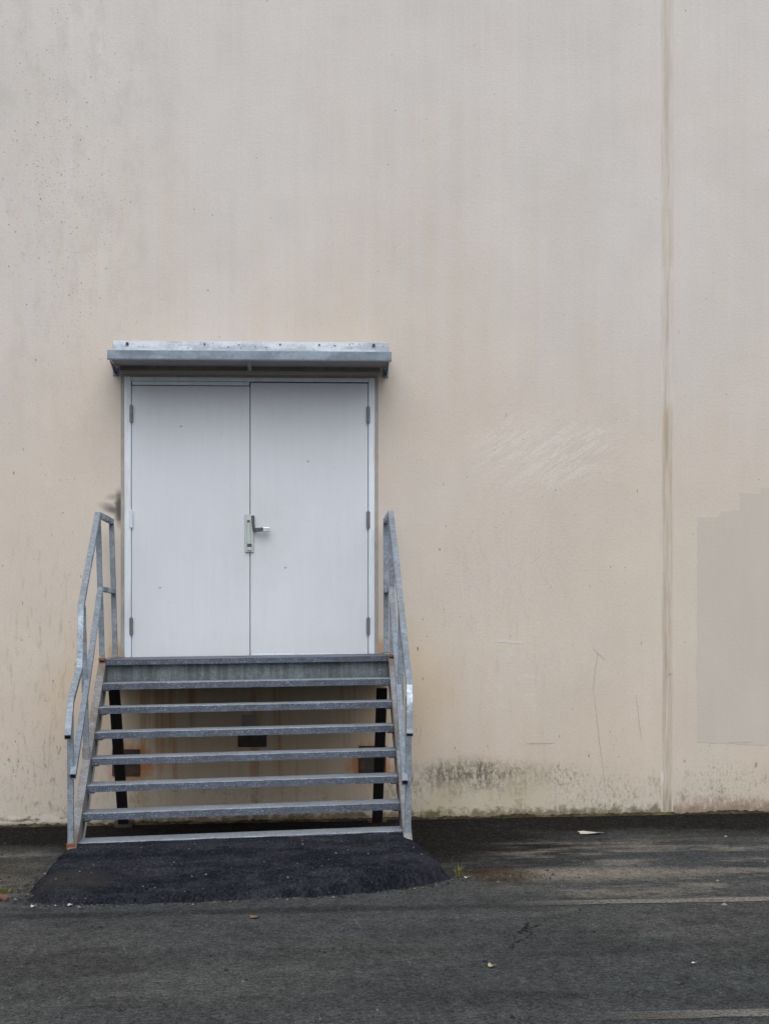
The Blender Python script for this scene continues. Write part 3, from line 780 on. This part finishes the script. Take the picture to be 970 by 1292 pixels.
bpart('drip_strip', 'frame', D, (LX0 + 0.004, -0.008, 3.357), (CX - 0.006, 0.04, 3.3855), 0.002)
part('bottom_sweep', 'frame', leafR, lambda bm: hexa(bm, [(CX + 0.004, -0.007, 1.268), (LX1 - 0.001, -0.007, 1.281), (LX1 - 0.001, 0.03, 1.281), (CX + 0.004, 0.03, 1.268), (CX + 0.004, -0.007, 1.2995), (LX1 - 0.001, -0.007, 1.2995), (LX1 - 0.001, 0.03, 1.2995), (CX + 0.004, 0.03, 1.2995)]), 0.001)
bpart('threshold', 'trim', D, (OX0 + 0.001, -0.02, 1.205), (OX1 - 0.001, 0.12, 1.2545), 0.002)
for hx, side in ((LX0 - 0.0015, 0), (LX1 + 0.002, 1)):
    for hz in (3.135, 2.325, 1.505):
        def hinge(bm, hx=hx, hz=hz):
            for k in range(5):
                cyl(bm, (hx, -0.017, hz - 0.062 + k * 0.0252), 0.0105, 0.0236, 'z', 12)
            cyl(bm, (hx, -0.017, hz - 0.070), 0.006, 0.142, 'z', 10)
        mat = 'frame' if (side == 0 and abs(hz - 2.325) < 0.01) else 'hinge'
        h = part('hinge', mat, D, hinge)
        s = 1 if side else -1
        bpart('hinge_plate', mat, h, (hx - 0.014, -0.0135, hz - 0.062), (hx + 0.014, -0.0125, hz + 0.062))
# latch: guard plate, strike bar, lever
lt = bpart('latch_guard', 'zincp', D, (-0.370, -0.014, 2.074), (-0.302, -0.0025, 2.366), 0.003)
bpart('latch_bar', 'zincp', lt, (-0.356, -0.026, 2.115), (-0.328, -0.0125, 2.330), 0.004)
part('bolt', 'iron', lt, lambda bm: cyl(bm, (-0.343, -0.026, 2.312), 0.010, 0.006, 'y', 8))
bpart('strike', 'iron', lt, (-0.352, -0.034, 2.118), (-0.318, -0.0265, 2.138), 0.002)
bpart('latch_foot', 'zincp', lt, (-0.352, -0.030, 2.086), (-0.318, -0.0125, 2.1165), 0.003)
hd = part('lever_handle', 'iron', D, lambda bm: prism(bm, [(-0.322, -0.004, 2.355), (-0.298, -0.004, 2.355), (-0.298, -0.004, 2.300), (-0.292, -0.004, 2.262), (-0.296, -0.004, 2.228), (-0.312, -0.004, 2.245), (-0.318, -0.004, 2.290)], (0, -0.022, 0)), 0.002)
part('lever', 'iron', hd, lambda bm: tube(bm, [(-0.305, -0.036, 2.243), (-0.285, -0.048, 2.244), (-0.232, -0.054, 2.247)], 0.018, 0.030), 0.003)
part('lever_tip', 'zincp', hd, lambda bm: tube(bm, [(-0.2315, -0.054, 2.247), (-0.180, -0.054, 2.246)], 0.022, 0.036), 0.005)

# ------------------------------------------------------------------ canopy
K = thing('door_canopy', 'galvanised sheet metal rain canopy bolted above the white double door', 'canopy')
KX0, KX1 = -1.379, 0.735
fl = bpart('wall_flashing', 'flash', K, (KX0, -0.006, 3.560), (KX1, -0.001, 3.694), 0.0015, wob=0.0)
def roofsheet(bm):
    hexa(bm, [(KX0, -0.450, 3.535), (KX1, -0.450, 3.535), (KX1, -0.0065, 3.585), (KX0, -0.0065, 3.585), (KX0, -0.450, 3.540), (KX1, -0.450, 3.540), (KX1, -0.0065, 3.590), (KX0, -0.0065, 3.590)])
part('canopy_sheet', 'soffit', K, roofsheet)
def lip(bm):
    pr = [(-0.447, 3.548), (-0.452, 3.561), (-0.458, 3.558), (-0.462, 3.498), (-0.460, 3.489), (-0.440, 3.489), (-0.440, 3.494), (-0.456, 3.495), (-0.452, 3.545)]
    prism(bm, [(KX0 + 0.0, y, z) for y, z in pr], (KX1 - KX0, 0, 0))
part('canopy_lip', 'fascia', K, lip)
bpart('soffit', 'soffit', K, (KX0 + 0.02, -0.4395, 3.498), (KX1 - 0.02, -0.0365, 3.502))
def ledger(bm):
    box(bm, (-1.325, -0.036, 3.478), (0.670, -0.030, 3.531)); box(bm, (-1.325, -0.0295, 3.470), (0.670, -0.0015, 3.4765))
part('ledger_angle', 'soffit', K, ledger)
for i in range(17):
    x = -1.27 + i * 0.118
    part('rivet', 'rivet', K, lambda bm, x=x: cyl(bm, (x, -0.0362, 3.487), 0.006, 0.004, 'y', 8))
for x in (-1.27, 0.62):
    part('bolt', 'bolt', fl, lambda bm, x=x: cyl(bm, (x, -0.0062, 3.672), 0.013, 0.010, 'y', 6))
for x in (-0.68, -0.10, 0.20):
    part('bolt', 'bolt', fl, lambda bm, x=x: cyl(bm, (x, -0.0062, 3.674), 0.007, 0.006, 'y', 6))
rb = random.Random(4)
def specks(bm):
    for _ in range(34):
        x = rb.choice((rb.gauss(-0.55, 0.15), rb.gauss(-0.35, 0.08), rb.gauss(0.32, 0.09), rb.gauss(0.50, 0.05), rb.uniform(-1.3, 0.7))); z = 3.640 + rb.random() * 0.047
        if KX0 + .02 < x < KX1 - .02: cyl(bm, (x, -0.0061, z), rb.uniform(0.002, 0.006), 0.0006, 'y', 6)
o = part('tar_specks', 'bolt', fl, specks); o['kind'] = 'stuff'
for s, x in ((-1, KX0 + 0.012), (1, KX1 - 0.014)):
    gp = part('end_bracket', 'soffit', K, lambda bm, x=x, s=s: prism(bm, [(x, -0.438, 3.4970), (x, -0.016, 3.4970), (x - s * 0.0, -0.016, 3.455), (x, -0.08, 3.440)], (-s * 0.004, 0, 0)))
    bpart('bracket_foot', 'fascia', gp, (x - 0.030 if s > 0 else x - 0.012, -0.010, 3.425), (x + 0.012 if s > 0 else x + 0.030, -0.0015, 3.5545), 0.002)
    part('bolt', 'bolt', gp, lambda bm, x=x, s=s: cyl(bm, (x - s * 0.008, -0.0105, 3.448), 0.008, 0.006, 'y', 6))
part('middle_bracket', 'soffit', K, lambda bm: prism(bm, [(-0.345, -0.438, 3.4970), (-0.345, -0.030, 3.4970), (-0.345, -0.030, 3.470), (-0.345, -0.07, 3.460)], (0.03, 0, 0)))

# ------------------------------------------------------------------ stairs
S = thing('metal_staircase', 'galvanised steel staircase with open treads leading up to the double door', 'staircase')
TX0, TX1 = -1.333, 0.683
def lz(k): return 1.266 - 0.1565 * k
def rz(k): return 1.294 - 0.1510 * k
def zt(k, x): return lz(k) + (rz(k) - lz(k)) * (x - TX0) / (TX1 - TX0)
def slab(bm, x0, x1, y0, y1, k, d0, d1):    # slab following the tilt of step k; d0, d1 depths below its surface
    a, b = zt(k, x0), zt(k, x1)
    hexa(bm, [(x0, y0, a - d1), (x1, y0, b - d1), (x1, y1, b - d1), (x0, y1, a - d1), (x0, y0, a - d0), (x1, y0, b - d0), (x1, y1, b - d0), (x0, y1, a - d0)])
def nose(k): return -1.01 - 0.25 * k
for k in range(1, 8):
    y = nose(k)
    def tread(bm, k=k, y=y):
        x0, x1 = TX0 + 0.001, TX1 - 0.001
        yb = y + 0.265
        pr = [(y + 0.004, 0.0), (yb, 0.0), (yb, 0.040), (yb - 0.004, 0.040), (yb - 0.004, 0.005), (y + 0.006, 0.005), (y + 0.006, 0.046), (y, 0.046), (y, 0.004)]
        a, b = zt(k, x0), zt(k, x1)
        A = [bm.verts.new((x0, q, a - d)) for q, d in pr]; Bv = [bm.verts.new((x1, q, b - d)) for q, d in pr]
        bm.faces.new(A[::-1]); bm.faces.new(Bv)
        for i in range(len(pr)):
            j = (i + 1) % len(pr); bm.faces.new((A[i], A[j], Bv[j], Bv[i]))
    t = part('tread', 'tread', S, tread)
    t.data.materials.append(M['walk'])                 # up-facing tread faces take the paler zinc
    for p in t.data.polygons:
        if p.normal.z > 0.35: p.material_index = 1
    for xs0, xs1 in ((TX0 + 0.0015, TX0 + 0.045), (TX1 - 0.045, TX1 - 0.0015)):
        part('bracket', 'stringer', t, lambda bm, k=k, y=y, xs0=xs0, xs1=xs1: slab(bm, xs0, xs1, y + 0.012, y + 0.23, k, 0.048, 0.056))
    # row of raised grip buttons along the nosing
    def grip(bm, k=k, y=y):
        for i in range(66):
            x = TX0 + 0.025 + i * 0.030
            for r in range(3):
                xx = x + (0.015 if r == 1 else 0)
                if xx > TX1 - 0.02: continue
                z = zt(k, xx); c = bm.verts.new((xx, y + 0.022 + r * 0.028, z + 0.0035)); q = [bm.verts.new((xx + dx, y + 0.022 + r * 0.028 + dy, z + 0.0003)) for dx, dy in ((-.008, 0), (0, -.006), (.008, 0), (0, .006))]
                for j in range(4): bm.faces.new((c, q[j], q[(j + 1) % 4]))
    o = part('grip_buttons', 'walk', t, grip); o['kind'] = 'stuff'
# landing
LP = -0.285
for a, b in ((TX0 + 0.001, LP - 0.001), (LP + 0.001, TX1 - 0.001)):
    def lplate(bm, a=a, b=b):
        slab(bm, a, b, nose(0), -0.022, 0, 0.0, 0.006); slab(bm, a, b, nose(0), nose(0) + 0.006, 0, 0.0065, 0.036)
    part('landing_plate', 'tread', S, lplate)
def fch(bm):
    x0, x1 = TX0 + 0.002, TX1 - 0.002; y = nose(0) + 0.045
    slab(bm, x0, x1, y, y + 0.008, 0, 0.0070, 0.200)
    slab(bm, x0, x1, y - 0.060, y - 0.0005, 0, 0.192, 0.200)
part('front_channel', 'channel', S, fch)
part('rear_channel', 'channel', S, lambda bm: slab(bm, TX0 + 0.002, TX1 - 0.002, -0.035, -0.024, 0, 0.0072, 0.200))
for x in (-0.85, -0.33, 0.2):
    part('joist', 'channel', S, lambda bm, x=x: slab(bm, x, x + 0.04, nose(0) + 0.0535, -0.036, 0, 0.0075, 0.12))
# stringers: channel with flanges turned outwards
for s, xi in ((-1, TX0), (1, TX1)):
    zf = lz if s < 0 else rz
    zk = lambda y, zf=zf: zf((y + 1.01) / -0.25)
    xo = xi + s * 0.052
    def stringer(bm, s=s, xi=xi, xo=xo, zk=zk):
        yA, yB, yC = nose(0) + 0.03, -2.90, -0.024
        ang = math.atan2(0.155, 0.25); vt = 0.245        # vertical depth of the sloping channel
        tA, tB = zk(yA) + 0.045, zk(yB) + 0.045
        zt0 = zk(-1.01) + 0.006
        # web
        poly = [(yC, zt0), (yA, zt0), (yB, tB), (yB - 0.01, tB - 0.06), (yB - 0.01, 0.02), (yB + 0.17, 0.02), (yA + 0.10, zk(yA + 0.10) - 0.20), (yC, zt0 - 0.205)]
        x0 = xi + s * 0.0005
        prism(bm, [(x0, y, z) for y, z in poly], (s * 0.007, 0, 0))
        # top flange, landing and slope
        xa = xi + s * 0.008
        def fl(y0, z0, y1, z1, t=0.008):
            lo, hi = sorted((xa, xo))
            hexa(bm, [(lo, y0, z0 - t), (hi, y0, z0 - t), (hi, y1, z1 - t), (lo, y1, z1 - t), (lo, y0, z0), (hi, y0, z0), (hi, y1, z1), (lo, y1, z1)])
        fl(yA, zt0, yC, zt0); fl(yB, tB, yA - 0.0005, zt0)
        fl(yA + 0.10, zt0 - 0.197, yC, zt0 - 0.197)
        fl(yB + 0.17, tB - vt - 0.012, yA + 0.0995, zt0 - vt + 0.03)
        lo, hi = sorted((xa, xo))
        box(bm, (lo, yB - 0.010, 0.03), (hi, yB - 0.002, tB - 0.009))
    part('stringer', 'stringer', S, stringer)
# braces from under the landing front back down to the wall foot
for xc in (-1.285, 0.640):
    sg = 1 if xc < 0 else -1
    def brace(bm, xc=xc):
        hexa(bm, [(xc - 0.038, -0.16, -0.05), (xc + 0.038, -0.16, -0.05), (xc + 0.038, -0.085, -0.05), (xc - 0.038, -0.085, -0.05),
                  (xc - 0.038, -0.955, 1.060), (xc + 0.038, -0.955, 1.060), (xc + 0.038, -0.87, 1.060), (xc - 0.038, -0.87, 1.060)])
    b_ = part('brace', 'black', S, brace, 0.002)
    bpart('brace_foot', 'plate', b_, (xc - 0.07, -0.20, -0.04), (xc + 0.07, -0.045, 0.022), 0.003)
# handrails
T = 0.040
def rail(s):
    if s < 0:
        top = [(-1.380, -0.115, 2.302), (-1.390, -1.010, 2.307)]
        slope = [(-1.390, -1.010, 2.307), (-1.391, -2.07, 1.645), (-1.358, -2.45, 1.240), (-1.377, -2.75, 1.060), (-1.370, -2.98, 0.840)]
        midl = [(-1.364, -0.115, 1.770), (-1.374, -1.010, 1.776)]
        mids = [(-1.374, -1.010, 1.776), (-1.356, -1.95, 1.195), (-1.348, -2.905, 0.595)]
        posts = [((-1.351, -0.115, 1.275), (-1.380, -0.115, 2.302)), ((-1.360, -1.010, 1.275), (-1.390, -1.010, 2.307)),
                 ((-1.362, -2.02, 0.70), (-1.386, -2.02, 1.67)), ((-1.368, -2.83, 0.13), (-1.372, -2.83, 0.985))]
    else:
        top = [(0.707, -0.115, 2.308), (0.700, -1.010, 2.324)]
        slope = [(0.700, -1.010, 2.324), (0.7225, -2.83, 1.140), (0.712, -3.01, 0.850)]
        midl = [(0.708, -0.115, 1.775), (0.704, -1.010, 1.783)]
        mids = [(0.704, -1.010, 1.783), (0.700, -2.0, 1.13), (0.690, -2.895, 0.548)]
        posts = [((0.711, -0.115, 1.30), (0.707, -0.115, 2.308)), ((0.713, -1.010, 1.30), (0.700, -1.010, 2.324)),
                 ((0.712, -2.02, 0.73), (0.716, -2.02, 1.655)), ((0.712, -2.83, 0.17), (0.716, -2.83, 1.10))]
    H = part('handrail', 'galv', S, lambda bm: tube(bm, slope, T, wall=0.004), 0.0018)
    def shade_end(path, nm, w):
        p, q = Vector(path[-2]), Vector(path[-1]); d = (q - p).normalized()
        part('end_shade', 'black', nm, lambda bm: tube(bm, [q - d * 0.030, q - d * 0.004], w))  # black block in the open end paints the shade of the hollow tube
    shade_end(slope, H, T - 0.0085)
    H['label'] = 'left handrail, bent inwards along its lower half' if s < 0 else 'straight right handrail'
    part('top_rail', 'galv', H, lambda bm: tube(bm, [top[0], (top[1][0], top[1][1] + 0.02, top[1][2])], T - 0.001), 0.005)
    part('middle_rail', 'galv', H, lambda bm: tube(bm, [midl[0], (midl[1][0], midl[1][1] + 0.02, midl[1][2])], T - 0.004), 0.005)
    part('middle_rail', 'galv', H, lambda bm: tube(bm, mids, T - 0.003, wall=0.004))
    shade_end(mids, H, T - 0.0115)
    for i, (a, b) in enumerate(posts):
        a = Vector(a); b = Vector(b); b = b - (b - a).normalized() * 0.018
        p = part('post', 'galv' if i < 3 else 'galv', H, lambda bm: tube(bm, [a, b], T - 0.002), 0.005)
        if i == 3:
            part('post_foot', 'rust', p, lambda bm: box(bm, (a.x - 0.026, a.y - 0.026, a.z - 0.14), (a.x + 0.026, a.y + 0.026, a.z + 0.050)), 0.003)
        elif i < 2:
            part('weld_plate', 'rust' if i else 'stringer', p, lambda bm: box(bm, (a.x - 0.024, a.y - 0.026, a.z - 0.012), (a.x + 0.024, a.y + 0.026, a.z + 0.006)), 0.002)
        else:
            part('weld_plate', 'stringer', p, lambda bm: box(bm, (a.x - 0.024, a.y - 0.03, a.z - 0.07), (a.x + 0.024, a.y + 0.03, a.z + 0.02)), 0.004)
rail(-1); rail(1)

# ------------------------------------------------------------------ small things on the ground
def bladed(name, label, x, y, z, n, h, spread, mat, seed):
    rnd = random.Random(seed); bm = bmesh.new()
    for _ in range(n):
        a = rnd.random() * 6.28; r = rnd.random() * spread; hh = h * rnd.uniform(0.45, 1.0); lean = rnd.uniform(0.1, 0.6) * hh
        p = Vector((x + r * math.cos(a), y + r * math.sin(a), z - 0.005)); d = Vector((math.cos(a + rnd.uniform(-.8, .8)), math.sin(a), 0)) * lean
        sd = Vector((-math.sin(a), math.cos(a), 0)) * rnd.uniform(0.002, 0.0045)
        m_ = p + d * 0.35 + Vector((0, 0, hh * 0.6)); t = p + d + Vector((0, 0, hh))
        v = [bm.verts.new(q) for q in (p - sd, p + sd, m_ + sd * 0.8, m_ - sd * 0.8, t)]
        bm.faces.new(v[:4]); bm.faces.new((v[3], v[2], v[4]))
    return tag(mk(name, bm, mat), label, 'weed', 'weeds growing from the asphalt')
bladed('weed', 'small green weed tuft at the right edge of the asphalt ramp', 0.985, -3.26, zg(0.98), 34, 0.085, 0.03, 'grass', 1)
bladed('weed', 'yellowish sparse weed at the left edge of the asphalt ramp', -1.66, -3.55, zg(-1.66), 60, 0.045, 0.05, 'grass', 2)
bladed('weed', 'low green tuft against the wall foot right of the stairs', 1.62, -0.03, zg(1.62), 90, 0.035, 0.07, 'moss', 3)
def flake(name, label, cat, x, y, rx, ry, mat, seed, curl=0.01, z=None, th=0.0025):
    rnd = random.Random(seed); bm = bmesh.new(); n = 11
    z0 = (zg(x) if z is None else z) + 0.006
    top = []; bot = []
    a0 = rnd.random() * 0.6 - 0.3
    for i in range(n):
        t = 2 * math.pi * i / n; k = rnd.uniform(0.65, 1.1)
        px = rx * k * math.cos(t); py = ry * k * math.sin(t)
        px, py = px * math.cos(a0) - py * math.sin(a0), px * math.sin(a0) + py * math.cos(a0)
        zz = z0 + curl * (abs(math.cos(t + 0.7)) ** 2) * rnd.uniform(0.4, 1)
        top.append(bm.verts.new((x + px, y + py, zz + th))); bot.append(bm.verts.new((x + px, y + py, zz)))
    ct = bm.verts.new((x, y, z0 + th)); cb = bm.verts.new((x, y, z0))
    for i in range(n):
        j = (i + 1) % n
        bm.faces.new((ct, top[i], top[j])); bm.faces.new((cb, bot[j], bot[i])); bm.faces.new((top[i], bot[i], bot[j], top[j]))
    return tag(mk(name, bm, mat), label, cat, {'leaf': 'dry leaves on the yard', 'litter': 'white litter chips on the ground'}.get(cat))
flake('paper_scrap', 'pale flattened paper scrap on the damp asphalt near the wall', 'paper', 2.10, -1.22, 0.10, 0.075, 'paper', 1, 0.012)
flake('dry_leaf', 'small orange brown dry leaf in front of the ramp', 'leaf', -0.20, -4.66, 0.034, 0.026, 'leaf', 2, 0.012)
flake('dry_leaf', 'small yellowish leaf lying on the open yard', 'leaf', 0.88, -6.19, 0.021, 0.02, 'leafy', 3, 0.014)
flake('litter_chip', 'white litter chip at the left front edge of the ramp', 'litter', -1.22, -4.12, 0.020, 0.016, 'white', 4, 0.012)
flake('litter_chip', 'white litter chip farthest left by the ramp corner', 'litter', -1.42, -4.14, 0.018, 0.016, 'white', 5, 0.010)
flake('litter_chip', 'white litter chip right of the weed beside the ramp', 'litter', 1.03, -3.36, 0.017, 0.015, 'white', 6, 0.010)
flake('litter_chip', 'tiny white chip on the yard below the painted line', 'litter', 1.78, -6.22, 0.014, 0.012, 'white', 7, 0.008)
def chunk(name, label, cat, x, y, r, mat, seed):
    rnd = random.Random(seed); bm = bmesh.new()
    bmesh.ops.create_icosphere(bm, subdivisions=2, radius=1)
    for v in bm.verts:
        k = 1 + 0.35 * mnoise.noise(v.co * 1.7 + Vector((seed * 5, 0, 0)))
        v.co = Vector((x + v.co.x * r * 1.3 * k, y + v.co.y * r * k, zg(x) + r * 0.45 + v.co.z * r * 0.7 * k))
    return tag(mk(name, bm, mat), label, cat)
chunk('brick_fragment', 'reddish brick fragment at the left tip of the asphalt ramp', 'stone', -1.63, -3.83, 0.030, 'brick', 1)
def grit(bm):
    rnd = random.Random(21)
    def peb(x, y, r):
        if y > -2.72 and -1.45 < x < 0.8: return
        z = surf(x, y); c = bm.verts.new((x, y, z + r * 0.8)); n = 5
        q = [bm.verts.new((x + r * rnd.uniform(.7, 1.4) * math.cos(t), y + r * rnd.uniform(.7, 1.4) * math.sin(t), z - 0.001)) for t in (6.283 * i / n for i in range(n))]
        for i in range(n): bm.faces.new((c, q[i], q[(i + 1) % n]))
    for _ in range(1500): peb(rnd.uniform(-2.6, 4.0), -0.1 - 7.6 * rnd.random(), rnd.uniform(0.0025, 0.0045))
    for _ in range(420): peb(rnd.uniform(-1.5, 0.9), rnd.uniform(-4.05, -2.8), rnd.uniform(0.003, 0.009))
    for _ in range(260): peb(rnd.uniform(-2.6, 4.0), rnd.uniform(-7.6, -0.1), rnd.choice((0.004, 0.005, 0.006, 0.008)) * rnd.uniform(0.8, 1.3))
    for _ in range(46): peb(rnd.uniform(-2.6, 4.0), rnd.uniform(-7.4, -0.8), rnd.uniform(0.009, 0.016))
    for _ in range(420):                   # crumbs along the ramp edge
        i = rnd.randrange(len(OUT) - 1); t = rnd.random()
        x = OUT[i][0] + (OUT[i + 1][0] - OUT[i][0]) * t; y = OUT[i][1] + (OUT[i + 1][1] - OUT[i][1]) * t
        cx, cy = -0.35, -3.2; k = 1 + abs(rnd.gauss(0.03, 0.05)); peb(cx + (x - cx) * k, cy + (y - cy) * k, rnd.uniform(0.004, 0.012))
    for _ in range(50): peb(rnd.gauss(-1.95, 0.2), rnd.gauss(-3.2, 0.3), rnd.uniform(0.005, 0.014))
    for _ in range(90): peb(rnd.gauss(1.25, 0.25), rnd.gauss(-3.35, 0.12), rnd.uniform(0.004, 0.010))
bm = bmesh.new(); grit(bm)
o = mk('loose_grit', bm, 'grit'); o['kind'] = 'stuff'; o['label'] = 'loose grit and pebbles scattered over the yard'; o['category'] = 'gravel'
